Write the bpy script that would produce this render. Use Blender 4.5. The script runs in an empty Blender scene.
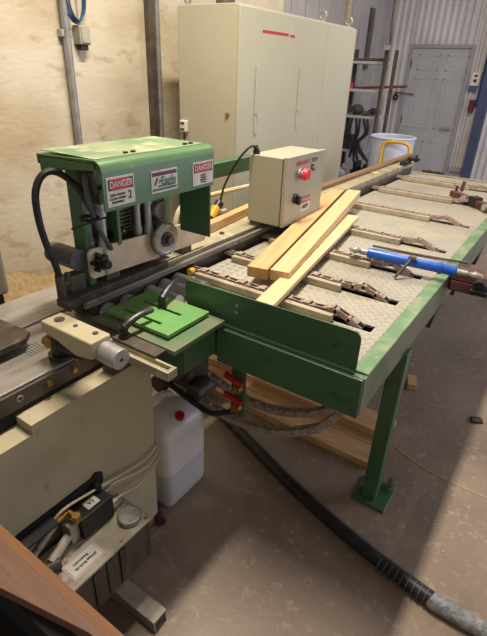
import bpy, bmesh, math, random
from mathutils import Vector, Matrix
random.seed(7)
S = bpy.context.scene
COL = S.collection
R = math.radians

# ------------------------------------------------------------------ camera
yaw, pit, rol, FPX = R(-33.274), R(27.685), R(2.333), 474.9
f = Vector((math.sin(yaw)*math.cos(pit), math.cos(yaw)*math.cos(pit), -math.sin(pit)))
r = Vector((math.cos(yaw), -math.sin(yaw), 0)); u = r.cross(f)
r2 = math.cos(rol)*r + math.sin(rol)*u; u2 = -math.sin(rol)*r + math.cos(rol)*u
cd = bpy.data.cameras.new('camera'); cam = bpy.data.objects.new('camera', cd); COL.objects.link(cam)
cd.sensor_fit = 'VERTICAL'; cd.sensor_height = 24; cd.lens = FPX/636*24; cd.clip_start = .02
m = Matrix((r2, u2, -f)).transposed().to_4x4(); m.translation = Vector((0, 0, 1.65)); cam.matrix_world = m
S.camera = cam
# ------------------------------------------------------------------ world and lights
w = bpy.data.worlds.new('world'); S.world = w; w.use_nodes = True
w.node_tree.nodes['Background'].inputs[0].default_value = (1, .95, .93, 1)
w.node_tree.nodes['Background'].inputs[1].default_value = .33
S.view_settings.view_transform = 'Standard'; S.view_settings.look = 'None'
S.view_settings.exposure = .12; S.view_settings.gamma = 1; S.view_settings.use_curve_mapping = False
def area(name, loc, target, sx, sy, power, color):
    l = bpy.data.lights.new(name, 'AREA'); l.shape = 'RECTANGLE'; l.size = sx; l.size_y = sy
    l.energy = power; l.color = color
    o = bpy.data.objects.new(name, l); COL.objects.link(o); o.location = loc
    d = (Vector(target)-Vector(loc)).normalized(); o.rotation_euler = d.to_track_quat('-Z', 'Y').to_euler(); return o
WARM = (1, .90, .77)
LAMPS = [(-1.15, 1.7, 3.55, 125), (-1.15, 4.9, 3.55, 50)]
for i, (x, y, z, p) in enumerate(LAMPS):
    area('lamp_light', (x, y, z-.02), (x, y, 0), .14, 1.3, p, WARM)
area('doorway_light', (3.3, 5.2, 1.9), (-1, 5.4, 1.2), 3.2, 3.0, 130, (.72, .78, 1))
area('daylight_behind', (1.8, -1.9, 3.0), (-1.8, 2.4, .9), 2.4, 1.6, 8, (1, .90, .76))

# ------------------------------------------------------------------ materials
def lin(c):
    if isinstance(c, str):
        c = [int(c[i:i+2], 16)/255 for i in (0, 2, 4)]
        c = [(v/12.92 if v <= .04045 else ((v+.055)/1.055)**2.4) for v in c]
    return (*c[:3], 1)
def mat(name, c, c2=None, scale=8, rough=.5, metal=0, bump=0, bscale=60, lo=.4, hi=.65, c3=None, scale3=3, lo3=.55, hi3=.7,
        stretch=(1, 1, 1), trans=0, spec=.5, detail=6, ior=1.45):
    m = bpy.data.materials.new(name); m.use_nodes = True; n = m.node_tree; nd = n.nodes; L = n.links
    b = nd['Principled BSDF']; b.inputs['Roughness'].default_value = rough; b.inputs['Metallic'].default_value = metal
    b.inputs['Specular IOR Level'].default_value = spec; b.inputs['Transmission Weight'].default_value = trans
    b.inputs['IOR'].default_value = ior
    b.inputs['Base Color'].default_value = lin(c)
    tc = nd.new('ShaderNodeTexCoord'); mp = nd.new('ShaderNodeMapping'); mp.inputs['Scale'].default_value = stretch
    L.new(tc.outputs['Object'], mp.inputs[0])
    def layer(prev, col, sc, a, z, off):
        t = nd.new('ShaderNodeTexNoise'); t.inputs['Scale'].default_value = sc; t.inputs['Detail'].default_value = detail
        mo = nd.new('ShaderNodeMapping'); mo.inputs['Location'].default_value = (off, off*1.7, off*.6)
        L.new(mp.outputs[0], mo.inputs[0]); L.new(mo.outputs[0], t.inputs[0])
        cr = nd.new('ShaderNodeValToRGB'); cr.color_ramp.elements[0].position = a; cr.color_ramp.elements[1].position = z
        L.new(t.outputs[0], cr.inputs[0])
        mx = nd.new('ShaderNodeMix'); mx.data_type = 'RGBA'
        L.new(cr.outputs[0], mx.inputs[0])
        if prev is None: mx.inputs[6].default_value = lin(c)
        else: L.new(prev, mx.inputs[6])
        mx.inputs[7].default_value = lin(col); return mx.outputs[2]
    o = None
    if c2: o = layer(None, c2, scale, lo, hi, 0)
    if c3: o = layer(o, c3, scale3, lo3, hi3, 5.3)
    if o: L.new(o, b.inputs['Base Color'])
    if bump:
        t = nd.new('ShaderNodeTexNoise'); t.inputs['Scale'].default_value = bscale; t.inputs['Detail'].default_value = 4
        L.new(mp.outputs[0], t.inputs[0]); bp = nd.new('ShaderNodeBump'); bp.inputs['Strength'].default_value = bump
        bp.inputs['Distance'].default_value = .01; L.new(t.outputs[0], bp.inputs['Height']); L.new(bp.outputs[0], b.inputs['Normal'])
    return m
def wood(name, c, c2, axis=0, rough=.65, k=1):
    st = [14, 14, 14]; st[axis] = 1.0
    return mat(name, c, c2, scale=3*k, stretch=tuple(st), rough=rough, bump=.15, bscale=6, lo=.35, hi=.7, c3=c2, scale3=8*k, lo3=.5, hi3=.8)
M = dict(
 floor=mat('concrete_floor', '93816f', '7c6b5c', scale=2.2, rough=.5, bump=.25, bscale=50, lo=.35, hi=.7, c3='a39281', scale3=30, lo3=.56, hi3=.75, spec=.5),
 plaster=mat('stained_plaster', 'cabfa8', 'b3a284', scale=2.0, rough=.9, bump=.35, bscale=26, lo=.42, hi=.70, c3='9a8563', scale3=7, lo3=.56, hi3=.80, stretch=(1, .8, 1.5), detail=9),
 liner=mat('grey_wall_liner', '9d9894', '8d8884', scale=2, rough=.6),
 metalwall=mat('corrugated_sheet', 'c9c4c4', 'b5b0b0', scale=3, rough=.45, metal=.0, lo=.4, hi=.7),
 door=mat('grey_door_paint', 'a9a8aa', 'a19fa2', scale=3, rough=.5),
 doorframe=mat('door_frame_paint', '8f8f95', rough=.5),
 ceiling=mat('ceiling_sheet', 'b0aca4', rough=.8),
 blue_post=mat('blue_post_paint', '3f4a68', '364058', scale=4, rough=.5),
 cab=mat('cabinet_paint', 'aea992', 'a7a28b', scale=1.5, rough=.34, lo=.4, hi=.7),
 cab2=mat('cabinet_edge', '8c886f', rough=.5),
 beige=mat('machine_beige', 'b5a98a', 'a5997a', scale=4, rough=.5, lo=.45, hi=.75, c3='8a7a5c', scale3=16, lo3=.66, hi3=.8),
 beige2=mat('plate_beige', 'cdb99c', 'b8a283', scale=9, rough=.5, lo=.45, hi=.75),
 green=mat('green_paint', '466646', '3d5b3d', scale=3, rough=.33, lo=.4, hi=.7, c3='2c4632', scale3=14, lo3=.62, hi3=.78, bump=.05, bscale=12),
 green_hood=mat('green_hood_paint', '55794c', '4d6f45', scale=3, rough=.38, bump=.05, bscale=10, c3='9c9f6a', scale3=6, lo3=.62, hi3=.85),
 green_dust=mat('dusty_green_top', '5f7d58', '8d9472', scale=4, rough=.7, lo=.38, hi=.62, c3='aaa584', scale3=12, lo3=.52, hi3=.7),
 green_lt=mat('bright_green_plate', '63984f', '70a35c', scale=14, rough=.55, lo=.4, hi=.7, c3='7f8260', scale3=9, lo3=.53, hi3=.72),
 green_worn=mat('worn_green_steel', '6c7658', '857f66', scale=8, rough=.5, lo=.4, hi=.65, c3='55754f', scale3=5, lo3=.5, hi3=.62),
 green_strip=mat('worn_green_edge', '5f835a', '8a9675', scale=12, rough=.5, lo=.45, hi=.7, c3='a8a27e', scale3=25, lo3=.6, hi3=.75),
 rail_side=mat('worn_rail_side', '6a735f', '7d7766', scale=8, rough=.4, metal=.2, lo=.4, hi=.7, c3='4a6c4d', scale3=5, lo3=.5, hi3=.65),
 steel=mat('machined_steel', '96918a', '7d7871', scale=10, rough=.4, metal=.4, lo=.4, hi=.7, c3='5c554c', scale3=24, lo3=.6, hi3=.75),
 cast=mat('ground_cast_iron', '9c958c', '878076', scale=6, rough=.42, metal=.3, lo=.4, hi=.7, stretch=(4, 1, 4), c3='6a6258', scale3=10, lo3=.6, hi3=.8),
 satin=mat('satin_aluminium', 'b9b8b6', 'a9a8a6', scale=30, rough=.4, metal=.6),
 dark_steel=mat('dark_oily_steel', '5a5047', '41392f', scale=10, rough=.5, metal=.1, lo=.4, hi=.7, c3='6e6251', scale3=22, lo3=.6, hi3=.75),
 fence=mat('dark_brown_fence', '5c5046', '463c33', scale=12, rough=.55, metal=.2, c3='7d6e5c', scale3=18, lo3=.58, hi3=.75),
 dusty_rail=mat('dusty_rail', 'a79c80', '8d846e', scale=7, rough=.7, lo=.4, hi=.7, c3='c2b48f', scale3=16, lo3=.55, hi3=.72),
 strip=mat('worn_guide_bar', 'aea28a', '938872', scale=16, rough=.6, lo=.4, hi=.7, c3='6b5f50', scale3=30, lo3=.62, hi3=.75),
 chain=mat('dusty_chain', 'ac998a', '8c7a6c', scale=60, rough=.6, metal=.05, lo=.4, hi=.65),
 black=mat('black_plastic', '1d1c1c', '2a2826', scale=30, rough=.38),
 blackm=mat('matt_black', '232122', rough=.7),
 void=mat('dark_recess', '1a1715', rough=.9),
 rubber=mat('black_hose_rubber', '1e1e20', '2b2b2d', scale=20, rough=.42, c3='5a554e', scale3=40, lo3=.66, hi3=.8),
 grey_hose=mat('grey_hose', '4b4b4c', '5d5b58', scale=20, rough=.5),
 tape=mat('grey_tape', '8f9092', '6f7072', scale=40, rough=.45, bump=.8, bscale=60),
 jug=mat('translucent_jug', 'efe9e4', 'e8e2de', scale=6, rough=.28, trans=.25),
 liquid=mat('jug_lower_plastic', 'd4d0ce', 'cdc9c8', scale=6, rough=.28, trans=.2),
 red=mat('red_paint', 'b02430', rough=.4), redcap=mat('red_cap', 'a01622', rough=.35),
 estop=mat('estop_red', 'e8303c', rough=.4), dkred=mat('dark_red', '64203a', '4e1a2c', scale=20, rough=.45),
 pink=mat('danger_red', 'bb2f40', rough=.5), white=mat('sign_white', 'd8d3c8', 'c8c2b4', scale=20, rough=.5),
 signblack=mat('sign_black', '2c2724', rough=.5), signgreen=mat('sign_green', '3d6b54', rough=.5),
 blue=mat('blue_paint', '1e5fc4', '1a54b4', scale=12, rough=.3), galv=mat('galvanised', 'a8a6a0', '908d86', scale=40, rough=.42, metal=.4),
 conduit=mat('grey_conduit', '98958f', '85827c', scale=20, rough=.45, metal=.4), bluehose=mat('blue_air_hose', '35567a', rough=.4),
 jbox=mat('junction_box_grey', 'a8a38d', '999480', scale=20, rough=.55), yellow=mat('yellow_paint', 'd8a828', 'c99a22', scale=10, rough=.45),
 column_grey=mat('column_grey_paint', '8a8378', '7a7368', scale=4, rough=.5),
 brass=mat('brass', 'b08a4a', '8b6a38', scale=30, rough=.4, metal=.8),
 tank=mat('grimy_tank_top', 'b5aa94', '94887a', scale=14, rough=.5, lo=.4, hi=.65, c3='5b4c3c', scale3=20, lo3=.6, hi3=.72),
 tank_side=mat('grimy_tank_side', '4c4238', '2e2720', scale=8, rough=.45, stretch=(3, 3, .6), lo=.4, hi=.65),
 airline=mat('cream_air_line', 'c9b998', rough=.5), rust=mat('rusty_brown', '6c4238', '4c302a', scale=20, rough=.6, metal=.2),
 whitebin=mat('white_plastic', 'c3c9d8', 'b6bccb', scale=5, rough=.45), junk=mat('dark_junk', '35322f', '504840', scale=15, rough=.7),
 sawdust=mat('sawdust', 'b0966c', '9a8258', scale=30, rough=.95, bump=.6, bscale=60), flake=mat('sawdust_flakes', 'b8a284', rough=.9),
 pine=wood('fresh_pine', 'd9b98a', 'c8a476', 1), pine2=wood('orange_pine', 'cfa976', 'bd925f', 1), pale=wood('pale_pine', 'dec79a', 'cdb27e', 1),
 ply=wood('brown_board', '735341', '694a37', 0), plyedge=wood('board_edge', '80572f', '744b27', 0), timber=wood('brown_timber', '8f6e4e', '785a40', 1),
 floorboard=wood('floor_boards_wood', 'd2aa7c', 'b58a5e', 0), shelf=mat('shelf_grey', 'a8a8aa', rough=.5),
 lamp=None)
def emis(name, c, s):
    m = bpy.data.materials.new(name); m.use_nodes = True; b = m.node_tree.nodes['Principled BSDF']
    b.inputs['Emission Color'].default_value = lin(c); b.inputs['Emission Strength'].default_value = s; return m
M['lamp'] = emis('lamp_tube', 'ffe6b8', 6)
def tread():
    m = mat('tread_plate', 'aba598', '9b9587', scale=3, rough=.5, metal=.15, lo=.4, hi=.7, c3='b5aa92', scale3=7, lo3=.5, hi3=.7)
    n = m.node_tree; nd = n.nodes; L = n.links
    tc = nd.new('ShaderNodeTexCoord'); rot = nd.new('ShaderNodeMapping'); rot.inputs['Rotation'].default_value = (0, 0, R(45))
    L.new(tc.outputs['Object'], rot.inputs[0])
    ck = nd.new('ShaderNodeTexChecker'); ck.inputs['Scale'].default_value = 38; L.new(rot.outputs[0], ck.inputs[0])
    ws = []
    for d in ('X', 'Y'):
        wv = nd.new('ShaderNodeTexWave'); wv.bands_direction = d; wv.inputs['Scale'].default_value = 38*.3141*.5*2; wv.inputs['Distortion'].default_value = 0
        L.new(rot.outputs[0], wv.inputs[0]); ws.append(wv)
    mx = nd.new('ShaderNodeMix'); L.new(ck.outputs[1], mx.inputs[0]); L.new(ws[0].outputs[1], mx.inputs[2]); L.new(ws[1].outputs[1], mx.inputs[3])
    pw = nd.new('ShaderNodeMath'); pw.operation = 'POWER'; pw.inputs[1].default_value = 3; L.new(mx.outputs[0], pw.inputs[0])
    bp = nd.new('ShaderNodeBump'); bp.inputs['Strength'].default_value = .9; bp.inputs['Distance'].default_value = .004
    L.new(pw.outputs[0], bp.inputs['Height']); L.new(bp.outputs[0], nd['Principled BSDF'].inputs['Normal'])
    return m
M['tread'] = tread()

# ------------------------------------------------------------------ helpers
class B:
    def __init__(s): s.bm = bmesh.new()
    def box(s, x0, x1, y0, y1, z0, z1):
        s.obox(((x0+x1)/2, (y0+y1)/2, (z0+z1)/2), (abs(x1-x0), abs(y1-y0), abs(z1-z0))); return s
    def obox(s, c, size, rot=None):
        mm = Matrix.Translation(c) @ (rot.to_4x4() if rot else Matrix()) @ Matrix.Diagonal((*size, 1))
        bmesh.ops.create_cube(s.bm, size=1, matrix=mm); return s
    def cyl(s, a, b, r, r2=None, seg=20):
        a = Vector(a); b = Vector(b); d = b-a
        mm = Matrix.Translation((a+b)/2) @ d.to_track_quat('Z', 'Y').to_matrix().to_4x4()
        bmesh.ops.create_cone(s.bm, cap_ends=True, segments=seg, radius1=r, radius2=r if r2 is None else r2, depth=d.length, matrix=mm); return s
    def sph(s, c, r, sc=(1, 1, 1), seg=16):
        mm = Matrix.Translation(c) @ Matrix.Diagonal((*sc, 1))
        bmesh.ops.create_uvsphere(s.bm, u_segments=seg, v_segments=seg//2+2, radius=r, matrix=mm); return s
    def tube(s, pts, r, seg=10, sub=6, closed=False):
        P = [Vector(p) for p in pts]; out = []
        n = len(P)
        if n > 2:
            for i in range(n if closed else n-1):
                g = lambda k: P[k % n] if closed else P[max(0, min(n-1, k))]
                a, b, c, d = g(i-1), g(i), g(i+1), g(i+2)
                for k in range(sub):
                    t = k/sub
                    out.append(.5*((2*b)+(c-a)*t+(2*a-5*b+4*c-d)*t*t+(3*b-a-3*c+d)*t**3))
            if not closed: out.append(P[-1])
        else: out = P
        rings = []; N = len(out); up = None
        for i, p in enumerate(out):
            if closed: tg = (out[(i+1) % N]-out[i-1])
            else: tg = out[min(N-1, i+1)]-out[max(0, i-1)]
            tg.normalize()
            if up is None:
                up = tg.orthogonal().normalized()
            up = (up-tg*up.dot(tg)).normalized(); sd = tg.cross(up)
            rr = r(i/(N-1)) if callable(r) else r
            rings.append([s.bm.verts.new(p+(up*math.cos(2*math.pi*k/seg)+sd*math.sin(2*math.pi*k/seg))*rr) for k in range(seg)])
        for i in range(N if closed else N-1):
            A, C = rings[i], rings[(i+1) % N]
            for k in range(seg): s.bm.faces.new((A[k], A[(k+1) % seg], C[(k+1) % seg], C[k]))
        if not closed:
            s.bm.faces.new(rings[0][::-1]); s.bm.faces.new(rings[-1])
        return s
    def prism(s, pts, axis, a, b):
        def mk(p, v):
            return {'x': (v, p[0], p[1]), 'y': (p[0], v, p[1]), 'z': (p[0], p[1], v)}[axis]
        A = [s.bm.verts.new(mk(p, a)) for p in pts]; C = [s.bm.verts.new(mk(p, b)) for p in pts]; n = len(pts)
        s.bm.faces.new(A); s.bm.faces.new(C[::-1])
        for i in range(n): s.bm.faces.new((A[i], C[i], C[(i+1) % n], A[(i+1) % n]))
        return s
    def torus(s, c, axis, R0, r, seg=28, rs=8):
        ax = Vector(axis).normalized(); a = ax.orthogonal().normalized(); b = ax.cross(a); c = Vector(c)
        return s.tube([c+(a*math.cos(2*math.pi*i/seg)+b*math.sin(2*math.pi*i/seg))*R0 for i in range(seg)], r, seg=rs, sub=1, closed=True)
    def text(s, txt, org, right, up, size, ext=.0006, align='CENTER', squash=1.0):
        c = bpy.data.curves.new('t', 'FONT'); c.body = txt; c.size = size; c.align_x = align; c.align_y = 'CENTER'; c.extrude = ext
        c.offset = size*.012
        o = bpy.data.objects.new('t', c); COL.objects.link(o)
        dg = bpy.context.evaluated_depsgraph_get(); me = bpy.data.meshes.new_from_object(o.evaluated_get(dg))
        rt = Vector(right).normalized()*squash; up = Vector(up).normalized(); nn = rt.cross(up).normalized()
        mm = Matrix((rt, up, nn)).transposed().to_4x4(); mm.translation = Vector(org)
        me.transform(mm); s.bm.from_mesh(me); bpy.data.objects.remove(o); bpy.data.curves.remove(c); bpy.data.meshes.remove(me); return s
def build(b, name, m, parent=None, bev=0, smooth=True, base=None):
    bm = b.bm; bmesh.ops.recalc_face_normals(bm, faces=bm.faces)
    if parent is not None:
        L = Vector((0, 0, 0)); p = parent
        while p: L += p.location; p = p.parent
    else:
        if base is not None: L = Vector(base)
        else:
            xs = [v.co for v in bm.verts]
            L = Vector(((min(v.x for v in xs)+max(v.x for v in xs))/2, (min(v.y for v in xs)+max(v.y for v in xs))/2, min(v.z for v in xs)))
    bmesh.ops.translate(bm, verts=bm.verts, vec=-L)
    me = bpy.data.meshes.new(name); bm.to_mesh(me); bm.free(); me.materials.append(m)
    o = bpy.data.objects.new(name, me); COL.objects.link(o)
    if smooth: me.shade_smooth(); me.set_sharp_from_angle(angle=R(35))
    if parent is not None: o.parent = parent
    else: o.location = L
    if bev:
        md = o.modifiers.new('bevel', 'BEVEL'); md.width = bev; md.segments = 2; md.limit_method = 'ANGLE'; md.angle_limit = R(40); md.harden_normals = True
    return o
def tag(o, label, cat, group=None):
    o['label'] = label; o['category'] = cat
    if group: o['group'] = group
    return o
def thing(name, label, cat, loc, group=None):
    o = bpy.data.objects.new(name, None); COL.objects.link(o); o.location = loc; o.empty_display_size = .05
    return tag(o, label, cat, group)
def struct(b, name, m, bev=0):
    o = build(b, name, m, base=(0, 0, 0), bev=bev); o['kind'] = 'structure'; return o

# ------------------------------------------------------------------ the room
WX, WY = -2.8, 7.9
struct(B().box(WX-.2, 4.2, -2.6, WY+.2, -.12, 0), 'floor', M['floor'])
struct(B().box(WX-.2, WX, -2.6, 4.75, 0, 4.0), 'wall_left', M['plaster'])
q = B().box(WX-.2, WX, 4.751, WY+.2, 0, 4.0)
for k in range(10): q.box(WX, WX+.008, 4.9+k*.3, 4.93+k*.3, 0, 3.99)
struct(q, 'wall_left', M['liner'])
struct(B().box(WX-.2, 4.2, -2.6, WY+.2, 4.0, 4.1), 'ceiling', M['ceiling'])
DX0, DX1, DZ = -2.43, -1.635, 2.0
def corr(x0, x1, z0, z1, b):
    p = .09; x = x0; top = []
    while x < x1-.001:
        for dx, dy in ((0, 0), (.038, 0), (.05, -.02), (.078, -.02)):
            if x+dx < x1: top.append((x+dx, WY+dy))
        x += p
    top.append((x1, WY)); pts = top+[(x1, WY+.1), (x0, WY+.1)]
    b.prism(pts, 'z', z0, z1); return b
bw = B(); corr(WX, DX0-.05, 0, 4.0, bw); corr(DX1+.05, -.6, 0, 4.0, bw); corr(DX0-.05, DX1+.05, DZ+.05, 4.0, bw)
bw.box(-.6, .9, WY, WY+.1, 2.9, 4.0); bw.box(.9, 4.2, WY, WY+.1, 0, 4.0)
bw.box(-.6, .9, WY, WY+.1, 0, 2.9)
struct(bw, 'wall_back', M['metalwall'])
# door with two tall raised panels above and two short ones below
dm = B().box(DX0, DX1, WY-.005, WY+.05, .01, DZ)
door = struct(dm, 'door_1', M['door'])
for (a, b_) in ((.10, .40), (.50, .80)):
    for (z0, z1) in ((.18, .78), (.95, 1.62), (1.72, 1.92)):
        q = B(); x0, x1 = DX0+a, DX0+b_
        for bx in ((x0, x1, z0, z0+.018), (x0, x1, z1-.018, z1), (x0, x0+.018, z0, z1), (x1-.018, x1, z0, z1)):
            q.box(bx[0], bx[1], WY-.009, WY-.004, bx[2], bx[3])
        q.box(x0+.05, x1-.05, WY-.008, WY-.004, z0+.05, z1-.05)
        build(q, 'door_panel', M['door'], door, bev=.003)
h = B().cyl((DX1-.07, WY-.006, .98), (DX1-.07, WY-.06, .98), .012).cyl((DX1-.07, WY-.055, .98), (DX1-.20, WY-.055, .975), .011).cyl((DX1-.07, WY-.005, .98), (DX1-.07, WY-.018, .98), .032)
build(h, 'door_handle', M['galv'], door)
h = B()
for z in (.3, 1.05, 1.8): h.cyl((DX0+.004, WY-.02, z-.05), (DX0+.004, WY-.02, z+.05), .011)
build(h, 'hinge', M['dark_steel'], door)
q = B().box(DX0-.05, DX0-.003, WY-.03, WY+.06, 0, DZ+.05).box(DX1+.003, DX1+.05, WY-.03, WY+.06, 0, DZ+.05).box(DX0-.003, DX1+.003, WY-.03, WY+.06, DZ+.003, DZ+.05)
struct(q, 'trim_1', M['doorframe'], bev=.004)
q = B().box(DX1+.06, -1.38, WY-.06, WY-.024, .0, .12).box(DX1+.07, -1.4, WY-.07, WY-.024, .40, .46)
struct(q, 'trim_2', M['doorframe'])
q = B().box(-1.38, -1.25, WY-.12, WY-.023, 0, 3.9)
tag(build(q, 'steel_post', M['blue_post'], bev=.006), 'dark blue steel post against the ribbed metal wall, right of the grey door', 'post')
# floor joint
pts = [(-.34, 1.95), (-.22, 1.905), (-.10, 1.882), (.02, 1.878), (.12, 1.884), (.4, 1.93), (.9, 1.9)]
q = B().tube([(x, y, .0005) for x, y in pts], .0035, seg=6)
struct(q, 'trim_3', M['flake'])

# wall sawdust drift
q = B(); nx, ny = 14, 60; V = []
rn = random.Random(3)
for j in range(ny+1):
    y = .2+j*(2.4/ny); row = []
    for i in range(nx+1):
        t = i/nx; hgt = (.34+.07*math.sin(y*5)+.04*math.sin(y*13+1))*max(0, 1-t)**1.6
        row.append(q.bm.verts.new((WX+.003+t*.55, y, max(.001, hgt+rn.uniform(-.008, .008)*(1-t)))))
    V.append(row)
for j in range(ny):
    for i in range(nx): q.bm.faces.new((V[j][i], V[j][i+1], V[j+1][i+1], V[j+1][i]))
o = build(q, 'sawdust_drift', M['sawdust'], base=(WX+.25, 1.6, 0)); tag(o, 'yellow drift of sawdust heaped along the foot of the stained wall', 'sawdust'); o['kind'] = 'stuff'
q = B(); rn = random.Random(11)
for i in range(420):
    x = rn.gauss(-.12, .16); y = rn.gauss(1.95, .38)
    if x < -.62 or y < 1.3: continue
    s_ = rn.uniform(.002, .007); q.obox((x, y, .0015), (s_, s_*rn.uniform(.4, 1), .002), Matrix.Rotation(rn.uniform(0, 3), 3, 'Z'))
o = build(q, 'wood_chips', M['flake'], base=(0, 2, 0)); tag(o, 'scattered wood chips and sawdust flecks on the concrete beside the green table', 'wood chips'); o['kind'] = 'stuff'

# ceiling lamps (above the frame)
for i, (x, y, z, p) in enumerate(LAMPS):
    t = thing('ceiling_lamp', ['long strip lamp hanging over the machine', 'long strip lamp hanging over the far end of the green table'][i], 'lamp', (x, y, z), 'strip lamps under the ceiling')
    build(B().box(x-.09, x+.09, y-.7, y+.7, z+.03, z+.09), 'housing', M['shelf'], t)
    build(B().cyl((x-.04, y-.64, z+.015), (x-.04, y+.64, z+.015), .013).cyl((x+.04, y-.64, z+.015), (x+.04, y+.64, z+.015), .013), 'lamp_tube', M['lamp'], t)
    q = B()
    for dy in (-.5, .5): q.cyl((x, y+dy, z+.09), (x, y+dy, 4.0), .004, seg=6)
    build(q, 'suspension_wire', M['galv'], t)

# ------------------------------------------------------------------ left wall fittings
t = thing('conduit_pipe', 'grey steel conduit pipe running up the stained wall behind the green hood', 'pipe', (WX+.03, 2.142, 0))
build(B().cyl((WX+.035, 2.142, .02), (WX+.035, 2.142, 3.99), .024), 'pipe', M['conduit'], t)
for z in (.7, 1.80, 3.0): build(B().box(WX+.001, WX+.045, 2.102, 2.182, z-.02, z+.02), 'pipe_clamp', M['galv'], t, bev=.004)
q = B()
for k in range(3): q.torus((WX+.045+.014*k, 2.215+.003*k, 1.985), (1, 0, 0), .125-.006*k, .0075, seg=36)
o = build(q, 'air_hose_coil', M['bluehose']); o.scale = (1, .52, 1)
tag(o, 'blue coiled air hose hanging beside the conduit at the top of the wall', 'hose')
t = thing('junction_box', 'small grey junction box with a dark socket on the stained wall', 'electrical box', (WX+.001, 2.25, 1.73))
build(B().box(WX+.001, WX+.07, 2.215, 2.295, 1.745, 1.85), 'box', M['jbox'], t, bev=.006)
build(B().box(WX+.07, WX+.078, 2.225, 2.285, 1.755, 1.84), 'cover', M['jbox'], t, bev=.003)
build(B().box(WX+.015, WX+.06, 2.225, 2.28, 1.715, 1.745), 'socket', M['blackm'], t, bev=.004)
build(B().cyl((WX+.02, 2.26, 1.85), (WX+.02, 2.26, 3.99), .006, seg=8), 'cable', M['airline'], t)
t = thing('wall_channel', 'pair of dark steel conduits on the wall left of the tall cabinet', 'conduit', (WX, 2.95, 0))
build(B().box(WX+.002, WX+.05, 2.84, 2.90, .02, 3.98), 'channel', M['dark_steel'], t, bev=.004)
build(B().cyl((WX+.03, 2.935, .02), (WX+.03, 2.935, 3.98), .022), 'pipe', M['conduit'], t)
build(B().box(WX+.001, WX+.06, 2.83, 2.965, 2.4, 2.44), 'bracket', M['galv'], t)

# ------------------------------------------------------------------ electrical cabinet
CX, CB, C0, C1, CZ = -1.93, -2.43, 2.77, 4.57, 2.0
t = thing('electrical_cabinet', 'tall beige steel electrical cabinet with three doors standing by the wall', 'cabinet', (-2.18, 3.67, 0))
build(B().box(CB, CX-.022, C0, C1, .1, CZ), 'body', M['cab'], t, bev=.006)
build(B().box(CB+.03, CX-.05, C0+.02, C1-.02, 0, .1), 'plinth', M['cab2'], t)
for y0, y1, nm in ((C0, C0+.616, 1), (C0+.617, 3.997, 2), (4.0, C1, 3)):
    d = build(B().box(CX-.020, CX, y0+.0, y1-.0015, .12, CZ-.012), 'door', M['cab'], t, bev=.004)
    if nm < 3:
        yy = 2.98 if nm == 1 else 3.58
        build(B().box(CX, CX+.010, yy-.012, yy+.012, 1.25, 1.68), 'lock_bar', M['cab'], d, bev=.003)
        build(B().cyl((CX, yy, 1.38), (CX+.016, yy, 1.38), .012), 'lock', M['satin'], d)
build(B().box(CX, CX+.0015, 3.03, 3.37, 1.862, 1.878).box(CX, CX+.0015, 3.392, 3.46, 1.859, 1.873), 'red_label', M['red'], t)
build(B().cyl((CX-.08, C0, 1.375), (CX-.08, C0-.012, 1.375), .014), 'side_lock', M['brass'], t)
for (x, y) in ((CB+.05, C0+.05), (CX-.06, 4.0), (CX-.06, C1-.06), (CB+.05, C1-.06)):
    q = B().torus((x, y, CZ+.045), (0, 1, 0), .028, .008, seg=20).cyl((x, y, CZ), (x, y, CZ+.02), .018)
    build(q, 'lifting_eye', M['galv'], t)
build(B().cyl((CX-.2, C0+.12, CZ), (CX-.2, C0+.12, CZ+.03), .06), 'cable_gland', M['dark_steel'], t)
t = thing('power_adapter', 'small white plug adapter hanging on a black cord at the cabinet side', 'adapter', (-2.37, 2.74, 1.22))
build(B().box(-2.405, -2.345, 2.733, 2.769, 1.235, 1.315), 'adapter_body', M['white'], t, bev=.01)
build(B().box(-2.39, -2.36, 2.7285, 2.733, 1.25, 1.262).box(-2.39, -2.36, 2.7285, 2.733, 1.29, 1.302), 'socket', M['signblack'], t)
build(B().tube([(-2.375, 2.75, 1.235), (-2.373, 2.75, 1.1), (-2.38, 2.75, .7), (-2.5, 2.74, .3), (-2.6, 2.7, .02)], .006, seg=6), 'cord', M['black'], t)

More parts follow.
